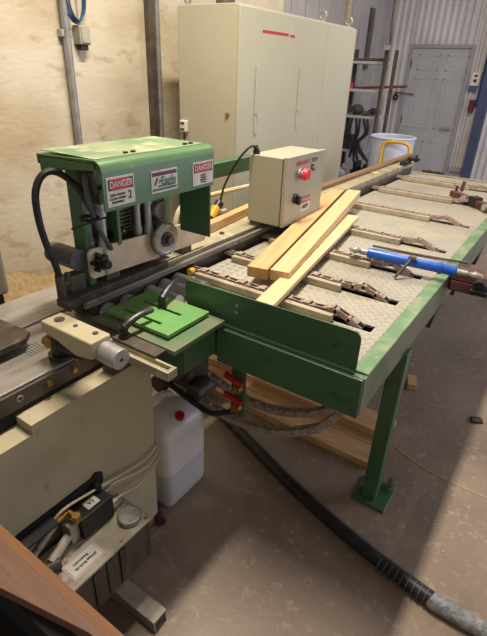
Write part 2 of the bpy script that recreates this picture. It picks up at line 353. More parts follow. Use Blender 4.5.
# ------------------------------------------------------------------ rack and things beyond the cabinet
RX0, RX1, RY0, RY1 = -2.77, -2.26, 6.25, 6.6
t = thing('storage_rack', 'open steel storage rack of shelves behind the cabinet in the far corner', 'shelf', (-2.5, 6.4, 0))
for z in (.35, .75, 1.17, 1.475, 1.785): build(B().box(RX0+.01, RX1, RY0, RY1, z-.03, z), 'shelf', M['shelf'], t, bev=.003)
for x in (RX0+.02, RX1+.03):
    for y in (RY0+.0, RY1+.0): build(B().box(x-.02, x+.02, y-.02, y+.02, 0, 1.92), 'upright', M['dark_steel'], t)
items = [
 ('steel_bars', 'bundle of dark steel bars lying on the top rack shelf', 'bars', lambda q: [q.cyl((RX0+.05, 6.3+.05*k, 1.787+.014), (RX1-.02, 6.32+.05*k, 1.787+.014+.01*(k % 2)), .013, seg=8) for k in range(4)], 'dark_steel'),
 ('angle_bar', 'long rusty bar sticking out over the second rack shelf', 'bar', lambda q: q.obox((-2.35, 6.42, 1.502), (.75, .03, .03), Matrix.Rotation(R(-4), 3, 'Y')), 'rust'),
 ('red_can', 'small red can on the second rack shelf', 'can', lambda q: q.cyl((-2.66, 6.32, 1.476), (-2.66, 6.32, 1.535), .03).cyl((-2.66, 6.32, 1.535), (-2.66, 6.32, 1.545), .022), 'red'),
 ('chain_hoist', 'dark chain hoist lump on the third rack shelf', 'hoist', lambda q: q.sph((-2.55, 6.37, 1.235), .07, (1.2, 1, .9)).cyl((-2.46, 6.33, 1.2), (-2.37, 6.33, 1.2), .028).torus((-2.55, 6.3, 1.21), (0, 1, 0), .035, .009), 'junk'),
 ('electric_drill', 'dark hand drill lying on the third rack shelf near the upright', 'drill', lambda q: q.cyl((-2.4, 6.45, 1.225), (-2.28, 6.45, 1.225), .035).obox((-2.37, 6.45, 1.19), (.04, .04, .035)).cyl((-2.43, 6.45, 1.225), (-2.4, 6.45, 1.225), .014), 'junk'),
 ('cable_bundle', 'black cables bundled below the third rack shelf', 'cables', lambda q: [q.tube([(-2.55+.05*k, 6.245, 1.14), (-2.56+.06*k+.03*(k%2), 6.235, .98), (-2.50+.02*k, 6.24, .84), (-2.52+.07*k, 6.235, .66-.05*(k%3))], .018, seg=6) for k in range(5)], 'blackm'),
 ('tool_case', 'dark tool case on the fourth rack shelf', 'case', lambda q: q.box(-2.72, -2.56, 6.3, 6.52, .752, .92).torus((-2.64, 6.3, .93), (0, 1, 0), .03, .008), 'junk'),
 ('plastic_bag', 'crumpled white and blue plastic bag low on the rack', 'bag', lambda q: q.sph((-2.64, 6.33, .43), .075, (1, .8, 1.05), 10).sph((-2.6, 6.31, .52), .04, (1, .8, 1.2), 8), 'whitebin'),
 ('scrap_crate', 'black crate of scrap on the lowest rack shelf', 'crate', lambda q: q.box(-2.5, -2.28, 6.28, 6.55, .352, .50).box(-2.48, -2.44, 6.3, 6.5, .5, .60).box(-2.36, -2.32, 6.35, 6.5, .5, .57), 'blackm'),
]
for nm, lb, ct, fn, mt in items:
    q = B(); fn(q); tag(build(q, nm, M[mt]), lb, ct)
t = thing('hanging_hook', 'round dark hook tool hanging on the ribbed wall left of the door', 'hook', (-2.42, 7.0, 1.2))
o = thing('hanging_cable', 'dark cable hanging down from the ceiling in front of the rack', 'cable', (-2.22, 6.15, 0))
build(B().tube([(-2.18, 6.15, 3.99), (-2.19, 6.15, 2.4), (-2.17, 6.15, 1.9), (-2.19, 6.15, 1.2), (-2.2, 6.15, .01)], .016, seg=8), 'cable', M['dark_steel'], o)
build(B().box(-2.23, -2.16, 6.12, 6.18, 1.9, 1.95), 'cable_clip', M['galv'], o)
build(B().cyl((-2.60, 7.86, 1.42), (-2.30+.0, 7.86, 1.40), .008, seg=8), 'rod', M['dark_steel'], t)
build(B().torus((-2.56, 7.84, 1.35), (0, 1, 0), .032, .014).cyl((-2.56, 7.83, 1.38), (-2.56, 7.87, 1.42), .01), 'hook', M['blackm'], t)
for i, (y, z0, z1) in enumerate(((6.24, 1.95, 2.9), (7.02, 1.7, 2.41))):
    q = B().box(WX+.001, WX+.04, y-.05, y+.05, z0, z1)
    tag(build(q, 'wall_batten', M['strip'] if i == 0 else M['dark_steel'], bev=.003), ['brown wooden batten fixed upright on the wall above the cabinet', 'dark upright batten on the wall between the cabinet and rack'][i], 'batten')

# white drum and yellow trolley
t = thing('white_drum', 'tall white plastic drum with a rolled rim standing beyond the cabinet', 'drum', (-1.80, 5.75, 0))
prof = [(.0, 0), (.19, 0), (.205, .02), (.215, .5), (.225, 1.0), (.225, 1.02)]
q = B(); seg = 32; rings = []
for rr, z in prof[1:]: rings.append([q.bm.verts.new((-1.825+1.09*rr*math.cos(2*math.pi*k/seg), 5.75+1.09*rr*math.sin(2*math.pi*k/seg), z)) for k in range(seg)])
inner = [[q.bm.verts.new((-1.825+1.09*rr*math.cos(2*math.pi*k/seg), 5.75+1.09*rr*math.sin(2*math.pi*k/seg), z)) for k in range(seg)] for rr, z in ((.212, 1.02), (.2, .5), (.19, .03))]
al = rings+inner
for a, b_ in zip(al, al[1:]):
    for k in range(seg): q.bm.faces.new((a[k], a[(k+1) % seg], b_[(k+1) % seg], b_[k]))
q.bm.faces.new(rings[0][::-1]); q.bm.faces.new(inner[-1])
build(q, 'drum_body', M['whitebin'], t)
build(B().torus((-1.825, 5.75, 1.02), (0, 0, 1), .245, .012, seg=32), 'rim', M['whitebin'], t)
t = thing('hand_trolley', 'yellow tubular hand trolley leaning in front of the white drum', 'trolley', (-1.70, 5.40, 0))
q = B().tube([(-1.83, 5.42, .03), (-1.83, 5.43, .6), (-1.83, 5.45, .92), (-1.80, 5.455, .985), (-1.74, 5.455, 1.0), (-1.62, 5.455, 1.0), (-1.56, 5.455, .985), (-1.53, 5.45, .92), (-1.53, 5.43, .6), (-1.53, 5.42, .03)], .017, seg=10)
build(q, 'frame', M['yellow'], t)
build(B().box(-1.82, -1.54, 5.415, 5.435, .70, .77), 'crossbar', M['yellow'], t, bev=.004)
build(B().box(-1.85, -1.51, 5.18, 5.42, .012, .025), 'toe_plate', M['yellow'], t)
for x in (-1.88, -1.48): build(B().cyl((x-.02, 5.41, .08), (x+.02, 5.41, .08), .075), 'wheel', M['black'], t)

# wall plates right of the door
t = thing('wall_switch', 'white switch plate with a blue sticker on the ribbed wall beside the door', 'switch', (-1.57, WY-.03, 1.5))
build(B().box(-1.545, -1.435, WY-.06, WY-.022, 1.555, 1.72), 'plate', M['white'], t, bev=.004)
build(B().box(-1.51, -1.47, WY-.068, WY-.06, 1.665, 1.69).box(-1.51, -1.47, WY-.068, WY-.06, 1.60, 1.635), 'button', M['signblack'], t)
build(B().box(-1.56, -1.45, WY-.065, WY-.022, 1.49, 1.553), 'sticker', M['bluehose'], t)
t = thing('alarm_box', 'dark maroon box at the end of a conduit right of the door', 'electrical box', (-1.45, WY-.03, 1.24))
build(B().box(-1.50, -1.425, WY-.09, WY-.022, 1.235, 1.38), 'box', M['dkred'], t, bev=.005)
build(B().cyl((-1.412, WY-.045, 1.30), (-1.412, WY-.045, 3.99), .014), 'conduit', M['bluehose'], t)

# ------------------------------------------------------------------ outfeed table
ZT = .88
t = thing('outfeed_table', 'long green steel outfeed table with tread plate deck and drag chains', 'table', (-.8, 2.8, 0))
T = t
CH = [1.43, 1.69, 2.01, 2.43, 2.98, 3.55, 4.10]
XL, XS, XR = -1.19, -.41, -.372
# deck in sheets between the chain slots
edges = [1.155]+[v for c in CH for v in (c-.024, c+.024)]+[4.47]
q = B()
for i in range(0, len(edges), 2):
    q.box(XL, XS, edges[i], edges[i+1], ZT-.008, ZT)
q.box(XS, XR, 1.155, 4.47, ZT-.008, ZT)
build(q, 'deck', M['tread'], T)
for c in CH:
    q = B()
    q.box(XL, XS+.02, c-.05, c-.046, ZT-.11, ZT-.009).box(XL, XS+.02, c+.046, c+.05, ZT-.11, ZT-.009).box(XL, XS+.02, c-.05, c+.05, ZT-.115, ZT-.108)
    build(q, 'slot_channel', M['void'], T)
def link_chain(c):
    q = B(); pth = []
    x = XL-.02; pitch = .05
    while x < XS+.0:
        if x < -.60: z = ZT+.020
        elif x < -.55: z = ZT+.020+.014*math.sin((x+.6)/.05*1.57)
        else: z = ZT+.034-.062*((x+.55)/.14)**1.2
        pth.append(Vector((x, c, z))); x += pitch*.95
    for i in range(len(pth)-1):
        a, b_ = pth[i], pth[i+1]; d = b_-a; ang = math.atan2(d.z, d.x); rm = Matrix.Rotation(-ang, 3, 'Y'); mid = (a+b_)/2
        wd = .016 if i % 2 else .011
        for s_ in (-1, 1):
            q.obox(mid+Vector((0, s_*wd, 0)), (d.length*1.12, .004, .019), rm)
        if i % 2: q.obox(mid+Vector((0, 0, .011)), (.026, .034, .006), rm)
        q.cyl(a+Vector((0, -.018, 0)), a+Vector((0, .018, 0)), .0085, seg=8)
    return q
for i, c in enumerate(CH):
    build(link_chain(c), 'drag_chain', M['chain'], T)
    xe = -.545 if i == 0 else -.63
    build(B().box(XL+.035, xe, c-.052, c-.027, ZT+.001, ZT+.030), 'guide_bar', M['strip'], T, bev=.004)
    build(B().box(XL+.035, xe-.05, c+.026, c+.034, ZT+.001, ZT+.020), 'guide_bar', M['strip'], T, bev=.002)
# frame
build(B().box(-.84, -.3225, 1.12, 1.132, .742, .878).box(-.84, -.3225, 1.132, 1.154, .870, .878), 'front_beam', M['green'], T, bev=.004)
build(B().box(-1.19, -.845, 1.150, 1.162, .74, .868), 'front_plate', M['green'], T, bev=.003)
q = B(); pts = [(-.955, .886), (-.357, .886), (-.357, .985)]
pts += [(-.382+.025*math.cos(a), .985+.0+.025*math.sin(a)) for a in [k*math.pi/10 for k in range(1, 6)]]
pts += [(-.99, 1.0), (-1.0, .995), (-1.0, .93), (-.99, .90)]
q.prism([(x, z) for x, z in pts], 'y', 1.148, 1.154)
q.prism([(-.93, .8795), (-.36, .8795), (-.36, .8865), (-.93, .8865)], 'y', 1.134, 1.154)
bs = build(q, 'backstop_plate', M['green'], T)
build(B().cyl((-.78, 1.149, .965), (-.78, 1.144, .965), .006, seg=10).cyl((-.78, 1.149, .943), (-.78, 1.144, .943), .006, seg=10), 'screw', M['galv'], bs)
build(B().box(-1.0, -.43, 1.158, 1.185, ZT+.001, ZT+.042), 'guide_bar', M['strip'], T, bev=.003)
build(B().box(-.332, -.320, 1.133, 4.50, .745, .878), 'side_rail', M['rail_side'], T, bev=.003)
build(B().box(-.371, -.3195, 1.156, 4.50, .874, .884), 'rail_flange', M['green_strip'], T, bev=.003)
build(B().box(-1.21, -.372, 4.472, 4.50, ZT-.06, ZT+.012), 'end_rail', M['dusty_rail'], T, bev=.003)
build(B().box(-1.19, -.32, 4.505, 4.56, ZT-.10, ZT-.005), 'end_beam', M['green_worn'], T, bev=.004)
for (x, y) in ((-.365, 1.55), (-.365, 4.36), (-1.12, 2.6), (-1.12, 4.3)):
    lg = build(B().box(x-.0, x+.062, y, y+.062, .014, .80 if x < -.5 else .756), 'leg', M['green'], T, bev=.006)
    build(B().box(x-.03, x+.115, y-.03, y+.13, 0, .014), 'foot_plate', M['green'], lg, bev=.003)
    build(B().cyl((x+.095, y+.11, .014), (x+.095, y+.11, .03), .022, seg=6).cyl((x+.095, y+.11, .03), (x+.095, y+.11, .085), .011).cyl((x+.095, y+.11, .05), (x+.095, y+.11, .066), .02, seg=6), 'anchor_bolt', M['green_worn'], lg)
for y in (1.62, 2.2, 2.75, 3.3, 3.92):
    build(B().box(-1.15, -.333, y-.02, y+.02, .70, .755), 'cross_member', M['green'], T)
for y in (2.06, 2.5, 3.05):
    build(B().prism([(-.36, .66), (-.33, .66), (-.318, .752), (-.38, .752)], 'y', y-.05, y+.05), 'chain_guard', M['dark_steel'], T)
build(B().box(-.42, -.38, 2.0, 3.8, .60, .66), 'return_rail', M['dark_steel'], T)
# drive shaft, sprockets and hanging return chains
build(B().cyl((-1.1, 1.38, .62), (-1.1, 4.3, .62), .02), 'drive_shaft', M['dark_steel'], T)
for c in CH[:4]:
    build(B().cyl((-1.1, c-.012, .62), (-1.1, c+.012, .62), .07, seg=16), 'sprocket', M['dark_steel'], T)
for c in (1.29, 1.43, 1.69):
    q = B(); P = [(-1.22, .45), (-1.12, .40), (-1.0, .37), (-.9, .355), (-.8, .36), (-.7, .385), (-.6, .43), (-.5, .50), (-.43, .60), (-.40, .70)]
    for i in range(len(P)-1):
        for h_ in (0, .5):
            a = Vector((P[i][0]+(P[i+1][0]-P[i][0])*h_, c, P[i][1]+(P[i+1][1]-P[i][1])*h_)); d = Vector((P[i+1][0]-P[i][0], 0, P[i+1][1]-P[i][1]))/2
            rm = Matrix.Rotation(-math.atan2(d.z, d.x), 3, 'Y')
            for s_ in (-1, 1): q.obox(a+d/2+Vector((0, s_*.015, 0)), (d.length*1.1, .005, .026), rm)
            q.cyl(a+Vector((0, -.02, 0)), a+Vector((0, .02, 0)), .012, seg=8)
    build(q, 'return_chain', M['chain'], T)
# green bracket with red handled toggle clamps below the beam
q = B().box(-.83, -.77, 1.20, 1.212, .47, .80)
br = build(q, 'valve_bracket', M['green'], T, bev=.003)
for z in (.64, .555):
    build(B().obox((-.81, 1.185, z), (.085, .02, .020), Matrix.Rotation(R(12), 3, 'Y')), 'valve_handle', M['red'], br, bev=.005)
    build(B().cyl((-.79, 1.20, z-.035), (-.79, 1.175, z-.035), .016, seg=8).cyl((-.805, 1.18, z-.05), (-.79, 1.18, z-.02), .012, seg=8), 'valve_fitting', M['brass'], br)

# gearbox mass under the machine end
t = thing('chain_drive_unit', 'oily chain drive gearbox under the end of the green table behind the white jug', 'gearbox', (-1.12, 1.4, 0))
q = B().box(-1.26, -1.06, 1.22, 1.36, .46, .738).cyl((-1.12, 1.22, .56), (-1.12, 1.17, .56), .055).cyl((-1.02, 1.30, .47), (-1.02, 1.20, .47), .04).cyl((-1.19, 1.25, .46), (-1.19, 1.17, .46), .04).cyl((-1.06, 1.3, .47), (-.98, 1.3, .47), .02)
build(q, 'housing', M['dark_steel'], t, bev=.008)
q = B()
for (x, z) in ((-1.12, .56), (-1.20, .64), (-1.09, .66), (-1.22, .52)): q.cyl((x, 1.22, z), (x, 1.155 if z == .56 else 1.2, z), .012, seg=6)
build(q, 'bolt', M['galv'], t)
build(B().tube([(-1.12, 1.17, .50), (-1.0, 1.19, .44), (-.92, 1.19, .43), (-.86, 1.19, .46), (-.80, 1.19, .50)], .012, seg=8), 'oil_hose', M['black'], t)

# boards on the floor below the table
for i in range(3):
    rm = Matrix.Rotation(R(-1.5), 3, 'Z')
    c = [(-.98, 1.80, .0), (-.97, 1.93, .0), (-.965, 2.00, .041)][i]
    wdt = [.125, .125, .15][i]
    q = B().obox((c[0], c[1], c[2]+.02), (1.16, wdt, .038), rm)
    tag(build(q, 'floor_board', M['floorboard'], bev=.002), ['pale board on the floor under the table, nearest to the camera', 'pale board on the floor under the table, just behind the nearest one', 'wide board laid on top of two others under the table'][i], 'board', 'boards on the floor under the table')
tag(build(B().obox((-.44, 2.54, .02), (.05, .11, .036), Matrix.Rotation(.3, 3, 'Z')), 'wood_offcut', M['pine2']), 'small orange wood offcut on the floor beside the table leg', 'offcut')
tag(build(B().obox((-.05, 2.42, .008), (.06, .045, .014), Matrix.Rotation(.5, 3, 'Z')), 'bark_chip', M['junk'], bev=.004), 'dark bark chip lying alone on the floor right of the table', 'chip')

# ------------------------------------------------------------------ fence, rails, rollers
t = thing('long_fence_rail', 'long dusty steel fence rail running beside the table to the far end', 'rail', (-1.3, 3.2, 0))
build(B().box(-1.40, -1.238, 1.31, 4.62, .915, .955), 'rail_top', M['dusty_rail'], t, bev=.003)
build(B().box(-1.36, -1.240, 1.44, 4.60, .80, .9145), 'rail_web', M['dark_steel'], t)
for y in (2.1, 3.2, 4.3): build(B().box(-1.34, -1.26, y, y+.08, 0, .80), 'post', M['green'], t)
build(B().cyl((-1.30, 2.02, .955), (-1.30, 2.02, .963), .012, seg=6).cyl((-1.29, 1.75, .955), (-1.29, 1.75, .963), .012, seg=6), 'bolt', M['dark_steel'], t)
build(B().box(-1.237, -1.217, 1.45, 4.4, .84, .920), 'wear_strip', M['dark_steel'], t)
t = thing('feed_fence', 'dark oily fence slab in front of the beige guide plates', 'fence', (-1.26, 1.35, .88))
build(B().prism([(-1.265, .818), (-1.19, .812), (-1.217, .88), (-1.217, 1.30), (-1.31, 1.30), (-1.31, .93)], 'z', .944, .970), 'slab', M['fence'], t, bev=.004)
build(B().box(-1.295, -1.25, .90, 1.29, .882, .944), 'slab_foot', M['dark_steel'], t)
build(B().box(-1.216, -1.198, .88, 2.2, .925, .948), 'guide_rail', M['steel'], t, bev=.003)
build(B().box(-1.240, -1.205, .92, 1.24, .882, .924), 'rail_support', M['dark_steel'], t)
t = thing('roller_bed', 'row of short steel feed rollers beside the dark fence', 'rollers', (-1.1, 1.2, .78))
build(B().box(-1.22, -1.0, 1.125, 1.145, .78, .80), 'tray', M['dark_steel'], t)
for y, xe, zr in ((.96, -1.172, .890), (1.05, -1.172, .890), (1.165, -1.05, .885), (1.245, -1.05, .885), (1.32, -1.05, .885)):
    build(B().cyl((-1.197, y, zr), (xe, y, zr), .032, seg=24), 'roller', M['satin'], t)
build(B().box(-1.193, -1.19, .96, 1.39, .80, .86), 'roller_bracket', M['dark_steel'], t)
build(B().cyl((-1.172, 1.372, .91), (-1.172, 1.395, .91), .014, seg=12).cyl((-1.172, 1.38, .80), (-1.172, 1.38, .91), .008), 'yellow_cap', M['yellow'], t)

# ------------------------------------------------------------------ beige guide plates with handwheel
t = thing('guide_plate_assembly', 'beige guide plates with a grey handwheel and black clamp knob below the green hood', 'machine part', (-1.26, 1.25, .968))
def rplate(y0, y1, za, zb, h0, h1, rr=.02):
    P = []
    cs = [(y0, za, 1, 1, math.pi), (y1, zb, -1, 1, 1.5*math.pi), (y1, zb+h1, -1, -1, 0), (y0, za+h0, 1, -1, .5*math.pi)]
    for (y, z, sy, sz, a0) in cs:
        for k in range(5):
            a = a0+k*math.pi/8; P.append((y+sy*rr+rr*math.cos(a), z+sz*rr+rr*math.sin(a)))
    return P
build(B().prism(rplate(.945, 1.285, .985, .972, .105, .105), 'x', -1.25, -1.240), 'guide_plate', M['beige2'], t, bev=.001)
build(B().prism(rplate(1.30, 1.565, .975, .970, .102, .098), 'x', -1.25, -1.240), 'guide_plate', M['beige2'], t, bev=.001)
hw = build(B().torus((-1.215, 1.285, 1.050), (1, 0, 0), .055, .011, seg=36).cyl((-1.222, 1.285, 1.050), (-1.208, 1.285, 1.050), .050, seg=32), 'handwheel', M['galv'], t)
build(B().cyl((-1.239, 1.285, 1.050), (-1.182, 1.285, 1.050), .016).cyl((-1.2075, 1.285, 1.050), (-1.198, 1.285, 1.050), .028), 'wheel_hub', M['dark_steel'], hw)
kb = build(B().cyl((-1.239, 0.98, 1.042), (-1.205, 0.98, 1.042), .022).cyl((-1.205, 0.98, 1.042), (-1.185, 0.98, 1.042), .014), 'clamp_knob', M['black'], t)
q = B()
for k in range(5): a = k*2*math.pi/5+.5; q.cyl((-1.239, 0.98+.027*math.cos(a), 1.042+.027*math.sin(a)), (-1.222, 0.98+.027*math.cos(a), 1.042+.027*math.sin(a)), .008, seg=10)
build(q, 'knob_lobe', M['black'], kb)
build(B().box(-1.30, -1.251, 1.02, 1.08, .956, 1.05), 'plate_bracket', M['dark_steel'], t)
build(B().box(-1.30, -1.251, 1.42, 1.48, .942, 1.04), 'plate_bracket', M['dark_steel'], t)
t.location.z += .014

# ------------------------------------------------------------------ cutter head with green hood
t = thing('cutter_guard_hood', 'dusty green sheet steel guard hood with three warning signs over the cutters', 'machine guard', (-1.25, 1.13, .80))
H0, H1, HXB, HXF = .885, 1.385, -1.348, -1.062
P = [(HXB, 1.40), (HXF-.02, 1.41)]
P = []
for k in range(5): a = math.pi/2-k*math.pi/8; P.append((HXF-.03+.03*math.cos(a), 1.383+.03*math.sin(a)))
prof = [(HXB, 1.375), (HXB, 1.403), (HXF-.03, 1.413)]+P[1:]+[(HXF, 1.275), (HXF-.006, 1.275)]
inn = [(HXF-.006, 1.383)]+[(HXF-.03+.024*math.cos(math.pi/8*k), 1.383+.024*math.sin(math.pi/8*k)) for k in range(1, 5)]+[(HXB+.006, 1.397), (HXB+.006, 1.375)]
cv = build(B().prism(prof+inn, 'y', H0, H1), 'hood_cover', M['green_hood'], t)
build(B().box(HXB+.008, HXF-.035, H0+.01, H1-.01, 1.4125, 1.4145), 'dust_layer', M['green_dust'], t)
build(B().prism([(HXB+.012, 1.345), (HXB+.012, 1.396), (HXF-.03, 1.404), (HXF-.03, 1.385), (-1.20, 1.375)], 'y', H0-.001, H0+.006), 'end_lip', M['green_hood'], t)
build(B().box(-1.215, -1.070, H1-.012, H1-.006, 1.08, 1.38), 'side_panel', M['green'], t)
build(B().box(-1.322, -1.262, .955, .985, .885, 1.396), 'column', M['green'], t, bev=.004)
build(B().box(-1.322, -1.262, 1.33, 1.37, .969, 1.396), 'column', M['green'], t, bev=.004)
build(B().box(-1.45, -1.33, H1-.22, H1+.0, .97, 1.02), 'rear_plate', M['green'], t)
for y in (1.03, 1.06, 1.30, 1.33): build(B().cyl((-1.12, y, 1.4145), (-1.12, y, 1.42), .0085, seg=12), 'rivet', M['dark_steel'], t)
X1 = HXF
def sign(name, y0, y1, z0, z1, kind):
    s_ = build(B().box(X1+.0002, X1+.002, y0, y1, z0, z1), name, M['white'], t)
    cy = (y0+y1)/2; hh = z1-z0; ww = y1-y0; rt, up = (0, 1, 0), (0, 0, 1); xa = X1+.0026
    if kind == 'plate':
        build(B().box(X1+.002, xa, y0+.004, y1-.004, z1-.016, z1-.005), 'sign_band', M['dkred'], s_)
        build(B().box(X1+.002, xa, y0+.004, y1-.004, z0+.006, z0+.013), 'sign_band', M['signgreen'], s_)
        build(B().text('Eagle', (xa, cy+.018, z0+hh*.5), rt, up, .034), 'sign_text', M['signgreen'], s_)
        q = B().prism([(y0+.012, z0+.024), (y0+.02, z0+.024), (y0+.03, z1-.022), (y0+.022, z1-.022)], 'x', X1+.002, xa)
        q.prism([(y0+.03, z1-.028), (y0+.05, z0+hh*.52), (y0+.03, z0+.028), (y0+.036, z0+hh*.5)], 'x', X1+.002, xa)
        build(q, 'sign_emblem', M['dkred'], s_)
        build(B().text('MACHINERY & REPAIR', (xa, cy+.01, z0+.019), rt, up, .008), 'sign_text', M['signgreen'], s_)
        return
    build(B().box(X1+.002, xa, y0+.006, y1-.006, z1-hh*.45, z1-.006), 'sign_header', M['signblack'], s_)
    q = B(); zc = (z1-hh*.45+z1-.006)/2; a, b_ = ww*.42, hh*.19
    q.prism([(cy+a*math.copysign(abs(math.cos(k*math.pi/12))**.5, math.cos(k*math.pi/12)), zc+b_*math.copysign(abs(math.sin(k*math.pi/12))**.5, math.sin(k*math.pi/12))) for k in range(24)], 'x', xa, xa+.0005)
    build(q, 'sign_oval', M['pink'], s_)
    build(B().text('DANGER', (xa+.0012, cy, zc), rt, up, hh*.30, squash=.86 if ww < hh*1.3 else 1), 'sign_text', M['white'], s_)
    q = B(); lines = ['KEEP HANDS', 'CLEAR WHEN', 'RUNNING'] if kind == 'a' else ['DO NOT', 'OPERATE', 'WITHOUT', 'GUARDS']
    n = len(lines)
    for i, ln in enumerate(lines): q.text(ln, (xa, cy-(.014 if kind == 'a' else 0), z0+hh*(.45-.38*(i+.5)/n)), rt, up, hh*.36/n)
    build(q, 'sign_text', M['signblack'], s_)
    if kind == 'a': build(B().text('2', (xa, y1-.020, z0+hh*.3), rt, up, hh*.40), 'handwritten_number', M['signblack'], s_)
sign('danger_sign', .895, 1.0, 1.286, 1.368, 'a')
sign('name_plate', 1.070, 1.190, 1.295, 1.362, 'plate')
sign('danger_sign', 1.268, 1.378, 1.287, 1.364, 'b')

t = thing('cutter_unit', 'oily cutter motors, rams and steel brackets packed under the green hood', 'machine', (-1.3, 1.2, .80))
build(B().cyl((-1.40, .925, 1.07), (-1.262, .925, 1.07), .036, seg=28), 'motor', M['grey_hose'], t)
build(B().box(-1.43, -1.335, 1.07, 1.43, .80, .96), 'machine_bed_block', M['dark_steel'], t, bev=.005)
for (x, y, r0) in ((-1.20, .985, .018), (-1.165, 1.02, .014), (-1.19, 1.205, .013), (-1.17, 1.24, .013)):
    build(B().cyl((x-.085, y, 1.0), (x-.085, y, 1.36), r0).cyl((x-.085, y, 1.0), (x-.085, y, 1.12), r0*1.3).cyl((x-.085, y, 1.20), (x-.085, y, 1.225), r0*1.35), 'ram', M['satin'], t)
build(B().box(-1.255, -1.21, .99, 1.05, 1.25, 1.30).box(-1.285, -1.22, 1.17, 1.27, 1.235, 1.26), 'ram_bracket', M['dark_steel'], t, bev=.004)
build(B().box(-1.299, -1.252, .87, .935, .969, 1.03), 'ram_base', M['dark_steel'], t, bev=.006)
build(B().box(-1.345, -1.33, 1.0, 1.36, .969, 1.36), 'back_sheet', M['dark_steel'], t)
q = B()
for k in range(9): q.box(-1.322, -1.315, 1.13, 1.22, 1.095+k*.014, 1.100+k*.014)
for y in (1.13, 1.175, 1.215): q.box(-1.326, -1.322, y, y+.005, 1.09, 1.215)
build(q, 'belt_grille', M['dusty_rail'], t)
build(B().cyl((-1.31, 1.285, 1.17), (-1.23, 1.285, 1.17), .03).cyl((-1.31, 1.30, 1.11), (-1.24, 1.30, 1.11), .02).box(-1.31, -1.25, 1.26, 1.31, 1.20, 1.29), 'gear_motor', M['steel'], t, bev=.004)
build(B().box(-1.29, -1.235, 1.075, 1.088, 1.09, 1.385), 'green_web', M['green'], t)
build(B().sph((-1.275, 1.10, 1.12), .026, (1, 1, .8)).cyl((-1.275, 1.13, 1.12), (-1.275, 1.07, 1.12), .016), 'coupling', M['black'], t)
t = thing('hydraulic_hose', 'thick black hose arching out of the hood and down its left side', 'hose', (-1.25, .85, .97))
build(B().tube([(-1.215, .965, 1.22), (-1.225, .945, 1.28), (-1.235, .915, 1.33), (-1.25, .870, 1.365), (-1.25, .825, 1.358), (-1.25, .797, 1.31), (-1.25, .795, 1.23), (-1.25, .808, 1.15), (-1.25, .825, 1.09), (-1.25, .833, 1.04)], .0105, seg=10), 'hose', M['rubber'], t)
build(B().cyl((-1.25, .833, .97), (-1.25, .833, 1.05), .015, seg=10).cyl((-1.25, .833, 1.01), (-1.25, .86, 1.02), .01, seg=8).cyl((-1.25, .858, 1.01), (-1.25, .862, 1.05), .009, seg=8), 'hose_fitting', M['dark_steel'], t)
build(B().tube([(-1.22, .985, 1.29), (-1.21, .965, 1.345), (-1.20, .94, 1.355), (-1.20, .935, 1.30), (-1.21, .965, 1.2), (-1.225, 1.03, 1.09)], .008, seg=8), 'hose', M['grey_hose'], t)
build(B().cyl((-1.20, .865, 1.203), (-1.19, .99, 1.215), .0035, seg=6).torus((-1.225, .955, 1.213), (0, 0, 1), .026, .006), 'cable_tie', M['blackm'], t)

# green arm with pipe behind the control box
t = thing('green_arm', 'green steel arm reaching from the hood back to the control box', 'machine arm', (-1.48, 2.1, 0))
build(B().box(-1.52, -1.46, 1.44, 2.44, 1.16, 1.235), 'arm', M['green'], t, bev=.006)
build(B().box(-1.52, -1.46, 1.78, 1.84, 0, 1.16), 'post', M['green'], t)
build(B().tube([(-1.47, 1.62, .97), (-1.47, 1.66, 1.06), (-1.47, 1.80, 1.085), (-1.47, 2.4, 1.07)], .012, seg=8), 'pipe', M['airline'], t)

# ------------------------------------------------------------------ machine bed, body, gauge
t = thing('planer_base', 'beige cast machine body with a narrow top ledge, lower left', 'machine', (-1.3, .5, 0))
build(B().prism([(-1.55, 0), (-1.0, 0), (-.984, .80), (-1.09, .80), (-1.09, .76), (-1.55, .76)], 'y', .505, .945).prism([(-1.55, 0), (-1.0, 0), (-.9846, .77), (-1.55, .77)], 'y', .29, .505), 'body', M['beige'], t)
t = thing('machine_bed', 'ground grey cast iron machine bed with brass screws along its dark edge', 'machine bed', (-1.3, .6, .76))
build(B().prism([(-1.04, .875), (-1.13, .88), (-1.30, .88), (-1.30, .80), (-1.066, .772), (-1.045, .772), (-1.04, .82)], 'y', .29, .93), 'bed', M['cast'], t, bev=.003)
build(B().box(-1.039, -1.030, .29, .92, .815, .868), 'dark_edge_bar', M['dark_steel'], t, bev=.002)
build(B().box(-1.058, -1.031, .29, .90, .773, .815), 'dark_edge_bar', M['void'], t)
for y in (.614, .70): build(B().cyl((-1.031, y, .846), (-1.020, y, .846), .0085, seg=14), 'brass_screw', M['brass'], t)
build(B().torus((-1.029, .526, .845), (1, 0, 0), .008, .002, seg=18), 'ring_screw', M['galv'], t)
build(B().box(-1.51, -1.305, .66, 1.06, .80, .885), 'side_bed', M['cast'], t, bev=.003)
build(B().cyl((-1.37, 1.01, .885), (-1.37, 1.01, .889), .016).cyl((-1.40, .70, .885), (-1.40, .70, .888), .008), 'bed_hole', M['dark_steel'], t)
q = B()
for k in range(6): q.box(-1.20, -1.135, .640+k*.010, .6425+k*.010, .8795, .8806)
build(q, 'scale_mark', M['dark_steel'], t)
t.location.x -= .022
t2 = build(B().prism([(-1.55, .20), (-1.55, .62), (-1.39, .672), (-1.222, .685), (-1.190, .65), (-1.185, .20)], 'z', .905, .925), 'steel_cover', M['fence'], bev=.003, base=(-1.3,.45,.8855))
tag(t2, 'dark steel cover plate lying over the left of the grey bed', 'plate')
t2 = build(B().prism([(-1.55, .2), (-1.25, .2), (-1.25, .6), (-1.55, .6)], 'z', .8855, .904), 'cover_spacer', M['dark_steel'], t2)
